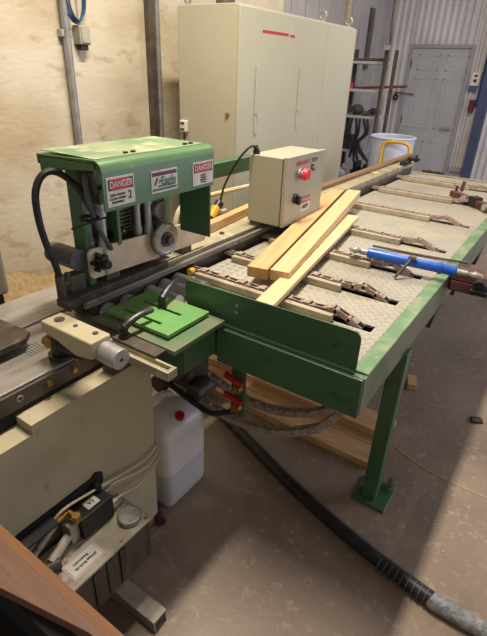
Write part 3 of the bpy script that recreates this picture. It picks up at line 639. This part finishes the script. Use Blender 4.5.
t = thing('feeder_column', 'light grey machine column at the left edge of the frame', 'machine', (-1.75, .8, 0))
build(B().prism([(-2.0, .3), (-1.60, .3), (-1.60, .845), (-1.62, .862), (-2.0, .862)], 'z', .88, 1.45), 'column', M['column_grey'], t, bev=.01)
build(B().box(-1.98, -1.62, .4, .84, .0, .88), 'column_base', M['dark_steel'], t, bev=.01)
t = thing('gauge_stop', 'beige gauge arm with a steel barrel lying across the bed edge', 'gauge', (-1.0, .7, .88))
build(B().prism([(-1.125, .962), (-1.125, 1.0), (-.912, 1.0), (-.912, .948), (-.98, .935), (-1.06, .955)], 'y', .666, .737), 'arm', M['beige'], t, bev=.006)
for x, y, r0 in ((-1.085, .702, .0145), (-1.02, .706, .0065), (-.945, .712, .008)):
    build(B().cyl((x, y, .999), (x, y, 1.003), r0), 'screw', M['dark_steel'], t)
build(B().cyl((-.965, .710, .960), (-.848, .710, .954), .0300, seg=32), 'barrel', M['satin'], t, bev=.002)
build(B().cyl((-.850, .710, .954), (-.8465, .710, .954), .005), 'barrel_hole', M['signblack'], t)
build(B().cyl((-1.085, .690, .883), (-1.085, .690, .955), .026).cyl((-1.085, .69, .883), (-1.085, .69, .898), .036).cyl((-1.07, .69, .925), (-1.0, .70, .925), .022), 'clamp_knob', M['black'], t)
build(B().cyl((-1.11, .668, .94), (-1.085, .662, .94), .016), 'brass_nut', M['brass'], t)

# ------------------------------------------------------------------ green adjustment plates with levers
t = thing('adjustment_table', 'bright green slotted plate on a worn green plate with two black clamp levers', 'machine table', (-1.0, 1.0, .78))
build(B().box(-1.170, -.815, .880, 1.132, .892, .908), 'lower_plate', M['green_worn'], t, bev=.002)
build(B().box(-1.16, -.84, .95, 1.11, .78, .891), 'support', M['green'], t)
def slot_plate():
    q = B(); x0, x1, y0, y1, z0, z1 = -1.148, -.872, .917, 1.120, .914, .926
    sl = [(-1.11, -.94, .953, .966), (-1.10, -.93, 1.036, 1.049)]
    q.box(x0, x1, y0, sl[0][2], z0, z1); q.box(x0, sl[0][0], sl[0][2], sl[0][3], z0, z1); q.box(sl[0][1], x1, sl[0][2], sl[0][3], z0, z1)
    q.box(x0, x1, sl[0][3], sl[1][2], z0, z1); q.box(x0, sl[1][0], sl[1][2], sl[1][3], z0, z1); q.box(sl[1][1], x1, sl[1][2], sl[1][3], z0, z1)
    q.box(x0, x1, sl[1][3], y1, z0, z1); return q
build(slot_plate(), 'slotted_plate', M['green_lt'], t)
build(B().box(-1.143, -.877, .922, 1.115, .908, .914), 'shim', M['void'], t)
def lever(x, y, z, dx, dy, dz):
    q = B().cyl((x, y, z), (x, y, z+.035), .0125).cyl((x, y, z), (x, y, z+.008), .018)
    q.tube([(x, y, z+.03), (x+dx*.25, y+dy*.25, z+.045+dz*.3), (x+dx*.6, y+dy*.6, z+.055+dz*.7), (x+dx, y+dy, z+.055+dz)], lambda s_: .013-.004*s_, seg=10)
    q.sph((x+dx, y+dy, z+.055+dz), .0085)
    build(q, 'clamp_lever', M['black'], t)
lever(-1.02, 1.05, .926, -.03, .125, .0)
lever(-.99, .85, .911, .01, .11, -.005)
build(B().box(-1.02, -.84, .825, .872, .902, .910), 'slot_plate_lower', M['dark_steel'], t, bev=.002)
q = B().box(-1.03, -.762, .793, .802, .872, .900).box(-1.03, -.762, .823, .832, .872, .900).box(-1.03, -.762, .802, .823, .872, .888).box(-.775, -.762, .802, .823, .888, .900)
tag(build(q, 'slide_bar', M['dusty_rail'], bev=.001), 'pale slotted steel slide bar sticking out below the black lever', 'bar')
tag(build(B().box(-1.035, -.99, .79, .94, .8005, .871), 'slide_block', M['dark_steel']), 'dark steel block carrying the slide bar at the end of the beige ledge', 'block')

# ------------------------------------------------------------------ control box
t = thing('control_box', 'beige control box with a red emergency stop button standing over the rail', 'control box', (-1.18, 2.15, .945))
BX0, BX1, BY0, BY1, BZ0, BZ1 = -1.285, -1.105, 1.955, 2.345, .978, 1.297
build(B().box(BX0, BX1, BY0, BY1, BZ0, BZ1), 'box_body', M['cab'], t, bev=.005)
dr = build(B().box(BX1+.003, BX1+.022, BY0+.004, BY1+.012, BZ0-.003, BZ1+.004), 'door', M['cab'], t, bev=.004)
xf = BX1+.022
build(B().box(-1.28, -1.245, 2.10, 2.22, .956, .978), 'mounting_foot', M['green'], t)
es = build(B().cyl((xf, 2.09, 1.215), (xf+.012, 2.09, 1.215), .026).cyl((xf+.012, 2.09, 1.215), (xf+.028, 2.09, 1.215), .016), 'button_collar', M['galv'], t)
build(B().cyl((xf+.026, 2.09, 1.215), (xf+.048, 2.09, 1.215), .030, .025, seg=28), 'emergency_stop_button', M['estop'], es, bev=.003)
build(B().text('EMERGENCY', (xf+.0005, 2.12, 1.262), (0, 1, 0), (0, 0, 1), .026), 'label_text', M['pink'], t)
build(B().text('STOP', (xf+.0005, 2.235, 1.262), (0, 1, 0), (0, 0, 1), .026), 'label_text', M['signblack'], t)
build(B().tube([(xf+.004, 2.205, 1.232), (xf+.004, 2.215, 1.218), (xf+.004, 2.235, 1.213), (xf+.004, 2.255, 1.225)], .0035, seg=6).cyl((xf, 2.21, 1.24), (xf+.012, 2.21, 1.24), .005), 'key_switch', M['black'], t)
sw = build(B().cyl((xf, 2.06, 1.10), (xf+.014, 2.06, 1.10), .024).box(xf+.014, xf+.032, 2.05, 2.07, 1.075, 1.118), 'selector_switch', M['black'], t, bev=.003)
lb = build(B().box(xf, xf+.001, 2.13, 2.225, 1.02, 1.095), 'warning_label', M['white'], t)
build(B().box(xf+.001, xf+.0015, 2.13, 2.225, 1.063, 1.095), 'label_header', M['pink'], lb)
build(B().text('DANGER', (xf+.002, 2.1775, 1.079), (0, 1, 0), (0, 0, 1), .022), 'label_text', M['white'], lb)
build(B().text('480V', (xf+.0015, 2.1775, 1.041), (0, 1, 0), (0, 0, 1), .030), 'label_text', M['signblack'], lb)
build(B().cyl((-1.26, 1.975, 1.297), (-1.26, 1.975, 1.315), .017).cyl((-1.26, 1.975, 1.315), (-1.26, 1.965, 1.33), .012), 'cable_gland', M['black'], t)
build(B().tube([(-1.26, 1.965, 1.33), (-1.27, 1.93, 1.33), (-1.30, 1.89, 1.28), (-1.34, 1.88, 1.21), (-1.40, 1.91, 1.13), (-1.425, 1.915, 1.052)], .0055, seg=8), 'power_cable', M['black'], t)
t = thing('yellow_plug', 'yellow and black plug leaning on the wooden block between hood and control box', 'plug', (-1.42, 1.78, .98))
d = Vector((-.0, .09, .072)).normalized(); p0 = Vector((-1.425, 1.835, .988))
build(B().cyl(p0, p0+d*.065, .026), 'plug_body', M['yellow'], t, bev=.003)
build(B().cyl(p0+d*.0655, p0+d*.098, .023), 'plug_collar', M['black'], t)
build(B().cyl(p0-d*.02, p0, .008).cyl(p0-d*.018, p0+d*.0, .013), 'plug_tip', M['blackm'], t)
tag(build(B().cyl((-1.49, 1.90, .975), (-1.47, 2.02, .975), .02).cyl((-1.48, 1.96, .985), (-1.48, 1.96, 1.03), .012).box(-1.51, -1.45, 1.88, 2.0, .903, .958), 'air_coupling', M['galv']), 'small galvanised air coupling beside the yellow plug', 'fitting')
tag(build(B().obox((-1.375, 1.93, .979), (.045, .58, .044), Matrix.Rotation(R(6), 3, 'Z')), 'wooden_block', M['pine2'], bev=.003), 'orange wooden block lying behind the rail, left of the control box', 'wood')
tag(build(B().box(-1.52, -1.402, 1.60, 2.45, .80, .902), 'support_beam', M['green']), 'green support beam below the orange wooden block', 'beam')

# ------------------------------------------------------------------ timber on the table
def plank(a, b_, wd, z0, z1, m, name, label, grp=None, end=0):
    a = Vector(a); b_ = Vector(b_); d = b_-a; ang = math.atan2(d.y, d.x)-math.pi/2
    base = (a+b_)/2
    q = B().box(-wd/2, wd/2, -d.length/2, d.length/2, 0, z1-z0)
    o = build(q, name, m, base=(0, 0, 0), bev=.002); o.location = (base.x, base.y, z0+end/2); o.rotation_euler = (math.atan2(end, d.length), 0, ang)
    return tag(o, label, 'plank', grp)
zc = ZT+.040
plank((-.913, 1.475), (-1.190, 2.82), .085, zc, zc+.045, M['pine2'], 'plank', 'orange pine plank on the table, the left of the butted pair', None, .040)
plank((-.826, 1.50), (-1.100, 2.88), .078, zc, zc+.045, M['pine'], 'plank', 'orange pine plank on the table, in the middle between two others', None, .040)
plank((-.738, 1.195), (-.962, 2.55), .070, zc, zc+.020, M['pale'], 'plank', 'pale thin pine plank crossing the green backstop, nearest of three')
plank((-1.365, 2.6), (-1.35, 4.9), .055, .957, .982, M['timber'], 'timber_length', 'long brown timber lying on the fence rail behind the control box')
tag(build(B().obox((-1.28, 3.75, .963), (.05, .04, .014), Matrix.Rotation(.5, 3, 'Z')), 'wood_scrap', M['pale']), 'tiny pale wood scrap on the fence rail', 'scrap')
q = B().box(-1.27, -1.215, 4.30, 4.47, .956, .99).box(-1.24, -1.14, 4.40, 4.44, .99, 1.015).cyl((-1.17, 4.42, .98), (-1.17, 4.42, 1.04), .012)
tag(build(q, 'end_clamp', M['blackm'], bev=.003), 'black clamp fixed at the far end of the fence rail', 'clamp')
q = B()
for k in range(5): q.sph((-1.10+.035*k, 4.53+.008*(k % 2), .895), .022, (1.3, 1, .7+.1*(k % 2)), 10)
tag(build(q, 'black_cloth', M['blackm']), 'crumpled black cloth lying on the far edge of the green table', 'cloth')
# clamp bar on far deck
t = thing('splice_clamp', 'rust brown bar clamp with pale round bolts on the far right of the deck', 'clamp', (-.5, 3.5, ZT))
rm = Matrix.Rotation(R(-20), 3, 'Z')
A = Vector((-.68, 3.72, .905)); Bp = Vector((-.34, 3.38, .905)); d = (Bp-A); an = math.atan2(d.y, d.x); rm = Matrix.Rotation(an, 3, 'Z')
build(B().obox((A+Bp)/2, (d.length, .05, .05), rm), 'bar', M['rust'], t, bev=.004)
build(B().cyl(A+Vector((.05, .03, .02)), A+Vector((.055, .035, .09)), .012).cyl(A+Vector((.02, .0, .02)), A+Vector((.02, .0, .06)), .01), 'prong', M['rust'], t)
nrm = Vector((-math.sin(an), math.cos(an), 0))*-1
for s_ in (.35, .85): c = A+d*s_; build(B().cyl(c, c+nrm*.035+Vector((0, 0, .01)), .024), 'bolt', M['galv'], t)
build(B().obox(A+d*.55+Vector((0, 0, .01)), (.07, .062, .062), rm), 'clamp_jaw', M['blackm'], t, bev=.004)

# blue turnbuckle link
t = thing('turnbuckle', 'blue painted turnbuckle link with steel ball ends lying across the table edge', 'turnbuckle', (-.46, 2.0, .93))
a = Vector((-.655, 1.985, .945)); b_ = Vector((-.285, 2.025, .938)); d = (b_-a).normalized()
build(B().cyl(a, b_, .0215, seg=24), 'barrel', M['blue'], t, bev=.003)
build(B().cyl(b_-d*.07, b_-d*.055, .026, seg=20), 'collar', M['blue'], t)
build(B().cyl(a-d*.03, a, .014), 'threaded_rod', M['galv'], t)
build(B().cyl(b_, b_+d*.045, .013), 'threaded_rod', M['galv'], t)
for p in (a-d*.055, b_+d*.075):
    build(B().torus(p, (0, .3, 1), .020, .011, seg=20).sph(p, .016), 'ball_end', M['galv'], t)
build(B().cyl((-.50, 1.915, .889), (-.46, 1.985, .965), .0065, seg=8).cyl((-.475, 1.985, .966), (-.445, 1.985, .966), .01, seg=8), 'handle', M['dark_steel'], t)
q = B().tube([(-.72, 2.24, .895), (-.60, 2.27, .888), (-.45, 2.285, .888), (-.28, 2.28, .90)], .006, seg=8)
tag(build(q, 'steel_rod', M['dark_steel']), 'thin dark rod lying behind the blue turnbuckle, the farther of two', 'rod')
q = B().tube([(-.70, 2.14, .895), (-.55, 2.17, .888), (-.42, 2.19, .888), (-.25, 2.18, .90)], .006, seg=8)
tag(build(q, 'steel_rod', M['dark_steel']), 'thin dark rod lying behind the blue turnbuckle, the nearer of two', 'rod')
t = thing('edge_bracket', 'rusty brown bracket bolted on the outer side of the table beside the turnbuckle end', 'bracket', (-.25, 2.1, .8))
build(B().box(-.318, -.15, 2.13, 2.22, .86, .90).box(-.318, -.20, 2.13, 2.24, .81, .859), 'bracket', M['rust'], t, bev=.006)
build(B().cyl((-.19, 2.07, .875), (-.19, 2.13, .875), .026).box(-.22, -.15, 2.06, 2.129, .84, .859), 'pivot', M['blackm'], t, bev=.004)

# ------------------------------------------------------------------ white jug
t = thing('plastic_jug', 'white translucent plastic jug with a red cap standing on the floor', 'jug', (-1.1, 1.13, 0))
def rrect(x0, x1, y0, y1, rr, n=5):
    P = []
    for cx_, cy_, a0 in ((x1-rr, y1-rr, 0), (x0+rr, y1-rr, .5*math.pi), (x0+rr, y0+rr, math.pi), (x1-rr, y0+rr, 1.5*math.pi)):
        for k in range(n+1): a = a0+k*math.pi/2/n; P.append((cx_+rr*math.cos(a), cy_+rr*math.sin(a)))
    return P
JX0, JX1, JY0, JY1 = -1.20, -.985, 1.0, 1.25
def loft(levels, capb=True, capt=True):
    q = B(); rings = []
    for (x0, x1, y0, y1, rr, z) in levels: rings.append([q.bm.verts.new((x, y, z)) for x, y in rrect(x0, x1, y0, y1, rr)])
    for a, b_ in zip(rings, rings[1:]):
        n = len(a)
        for k in range(n): q.bm.faces.new((a[k], a[(k+1) % n], b_[(k+1) % n], b_[k]))
    if capb: q.bm.faces.new(rings[0][::-1])
    if capt: q.bm.faces.new(rings[-1])
    return q
def lv(i, rr, z): return (JX0+i, JX1-i, JY0+i, JY1-i, rr, z)
build(loft([lv(.012, .03, 0), lv(.002, .035, .012), lv(0, .035, .03), lv(0, .035, .18)]), 'lower_body', M['liquid'], t)
build(loft([lv(0, .035, .1805), lv(0, .035, .345), lv(.006, .04, .375), lv(.03, .05, .405), lv(.06, .045, .42)]), 'upper_body', M['jug'], t)
build(B().tube([(-1.15, 1.03, .38), (-1.15, 1.05, .43), (-1.145, 1.12, .445), (-1.14, 1.185, .43), (-1.14, 1.205, .38)], .015, seg=10), 'handle', M['jug'], t)
build(B().cyl((-1.028, 1.122, .380), (-1.020, 1.117, .408), .021), 'neck', M['jug'], t)
build(B().cyl((-1.021, 1.118, .402), (-1.016, 1.115, .424), .019, seg=16), 'cap', M['redcap'], t)

# floor bits
t = thing('red_pipe_stub', 'short dark red pipe stub on the floor in front of the white jug', 'pipe', (-1.03, .965, 0))
build(B().cyl((-1.085, .985, .021), (-.965, .93, .021), .02, seg=18), 'pipe', M['dkred'], t)
build(B().cyl((-.9655, .9302, .021), (-.9625, .9288, .021), .014), 'opening', M['signblack'], t)
t = thing('steel_channel_offcut', 'short steel channel offcut on the floor below the grimy tank', 'offcut', (-.79, .64, 0))
build(B().box(-.91, -.70, .612, .617, 0, .045).box(-.91, -.70, .665, .670, 0, .045).box(-.91, -.70, .612, .670, .045, .050), 'channel', M['tank'], t)
build(B().box(-.905, -.705, .618, .664, .001, .040), 'wood_core', M['fence'], t)

# floor hose with taped end
HP = [(.42, 1.235, .042), (.20, 1.237, .042), (.047, 1.238, .042), (-.143, 1.27, .042), (-.367, 1.322, .042), (-.647, 1.41, .042), (-.932, 1.52, .042), (-1.235, 1.637, .042), (-1.6, 1.74, .042), (-2.0, 1.8, .042)]
t = thing('suction_hose', 'thick black suction hose snaking over the floor to a taped end', 'hose', (-.6, 1.4, 0))
HP = [(x, y, .030) for x, y, z in HP]
build(B().tube(HP[2:], .028, seg=18, sub=10), 'hose', M['rubber'], t)
build(B().tube(HP[:3]+[(.02, 1.241, .030)], .030, seg=18, sub=10), 'tape_wrap', M['tape'], t)
q = B()
for k in range(9):
    q.torus((.0-.022*k, 1.243+.002*k, .030), (1, -.15, 0), .0282, .002, seg=20, rs=5)
build(q, 'hose_rib', M['grey_hose'], t)

# ------------------------------------------------------------------ lubricator tank
t = thing('lubricator_tank', 'grimy metal lubricant tank with a round cap and red bordered label', 'tank', (-.90, .60, .15))
TX0, TX1, TY0, TY1, TZ0, TZ1 = -.978, -.816, .36, .735, .165, .35
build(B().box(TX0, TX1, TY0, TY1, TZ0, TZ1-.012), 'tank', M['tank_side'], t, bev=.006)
build(B().box(TX0, TX1+.006, TY0-.004, TY1+.006, TZ1-.012, TZ1), 'tank_lid', M['tank'], t, bev=.004)
q = B()
for y in (.50, .55, .60): q.box(TX1, TX1+.005, y, y+.018, TZ0+.02, TZ1-.02)
build(q, 'tank_rib', M['tank_side'], t)
cxx, cyy = -.862, .690
build(B().cyl((cxx, cyy, TZ1), (cxx, cyy, TZ1+.020), .036, seg=32), 'filler_cap', M['galv'], t, bev=.004)
q = B()
for k in range(30): a = k*math.pi/15; q.obox((cxx+.036*math.cos(a), cyy+.036*math.sin(a), TZ1+.010), (.003, .003, .015), Matrix.Rotation(a, 3, 'Z'))
build(q, 'cap_knurl', M['galv'], t)
lb = build(B().box(-.893, -.832, .455, .565, TZ1, TZ1+.001), 'paper_label', M['white'], t)
q = B().box(-.890, -.835, .458, .4595, TZ1+.001, TZ1+.0014).box(-.890, -.835, .5605, .562, TZ1+.001, TZ1+.0014).box(-.890, -.8885, .458, .562, TZ1+.001, TZ1+.0014).box(-.8365, -.835, .458, .562, TZ1+.001, TZ1+.0014)
build(q, 'label_border', M['pink'], lb)
q = B().text('Lubricating', (-.872, .505, TZ1+.0015), (0, 1, 0), (-1, 0, 0), .0115).text('Spraying Manual', (-.855, .512, TZ1+.0015), (0, 1, 0), (-1, 0, 0), .0115)
build(q, 'label_text', M['signblack'], lb)
for y in (TY1-.012, .62): build(B().cyl((TX1-.006, y, TZ1), (TX1-.006, y, TZ1+.005), .005), 'screw', M['brass'], t)
t = thing('solenoid_valve', 'black solenoid valve block with a small white label on top of the tank', 'valve', (-.94, .61, TZ1))
build(B().box(-.975, -.912, .555, .675, TZ1+.002, .437), 'valve_block', M['black'], t, bev=.003)
build(B().box(-.962, -.928, .595, .640, .437, .438), 'valve_label', M['white'], t)
build(B().text('V3', (-.945, .6175, .4386), (0, 1, 0), (-1, 0, 0), .020), 'label_text', M['signblack'], t)
build(B().box(-.972, -.928, .522, .554, TZ1+.002, .425), 'valve_foot', M['tank'], t, bev=.003)
build(B().cyl((-.965, .545, .452), (-.915, .55, .448), .010, seg=12).cyl((-.925, .548, .437), (-.925, .548, .462), .013, seg=8).cyl((-.965, .50, .445), (-.962, .545, .452), .011, seg=8), 'fitting', M['brass'], t)
build(B().cyl((-.962, .675, .415), (-.962, .70, .415), .009, seg=10), 'fitting', M['galv'], t)
build(B().cyl((-.930, .675, .385), (-.930, .70, .385), .009, seg=10), 'fitting', M['galv'], t)
build(B().cyl((-.95, .40, .40), (-.965, .50, .44), .011), 'pipe', M['tank'], t)
build(B().cyl((-.915, .44, .375), (-.94, .52, .385), .014), 'pipe', M['tank'], t)
build(B().cyl((-.93, .37, .368), (-.90, .46, .368), .016), 'pipe', M['dark_steel'], t)
t = thing('black_bracket', 'black steel bracket on the beige body behind the tank', 'bracket', (-.96, .6, .40))
build(B().prism([(.36, .42), (.68, .42), (.70, .44), (.70, .475), (.675, .49), (.66, .478), (.40, .478), (.36, .46)], 'x', -.990, -.982), 'plate', M['blackm'], t)
build(B().box(-.981, -.935, .38, .50, .462, .470), 'flange', M['blackm'], t)
build(B().cyl((-.981, .66, .455), (-.955, .66, .455), .012), 'stud', M['blackm'], t)
t = thing('air_lines', 'three cream plastic air lines running from the valve to the body edge', 'hoses', (-.96, .8, .3))
for k, (s0, e0) in enumerate((((-.965, .50, .458), (-.985, .915, .395)), ((-.962, .70, .415), (-.987, .918, .355)), ((-.930, .70, .385), (-.988, .918, .315)))):
    s0 = Vector(s0); e0 = Vector(e0)
    build(B().tube([s0, s0.lerp(e0, .12)+Vector((.006, 0, .022-.008*k)), s0.lerp(e0, .5)+Vector((.012, 0, .012-.010*k)), s0.lerp(e0, .9)+Vector((.012, 0, -.004)), e0+Vector((.002, .03, .012))], .0042, seg=8), 'air_line', M['airline'], t)

# ------------------------------------------------------------------ near board and black cabinet
t = thing('near_bench', 'brown wooden board edge on a black cabinet in the bottom left corner', 'bench', (-.7, .1, 0))
build(B().prism([(-.20, .232), (-1.3, .245), (-1.3, .0), (-.85, .115), (-.563, .186), (-.40, .221), (-.30, .229)], 'z', .878, .900), 'board', M['ply'], t, bev=.001)
build(B().prism([(-.20, .2325), (-1.3, .2455), (-1.3, .262), (-.20, .249)], 'z', .872, .896), 'board_lip', M['plyedge'], t, bev=.001)
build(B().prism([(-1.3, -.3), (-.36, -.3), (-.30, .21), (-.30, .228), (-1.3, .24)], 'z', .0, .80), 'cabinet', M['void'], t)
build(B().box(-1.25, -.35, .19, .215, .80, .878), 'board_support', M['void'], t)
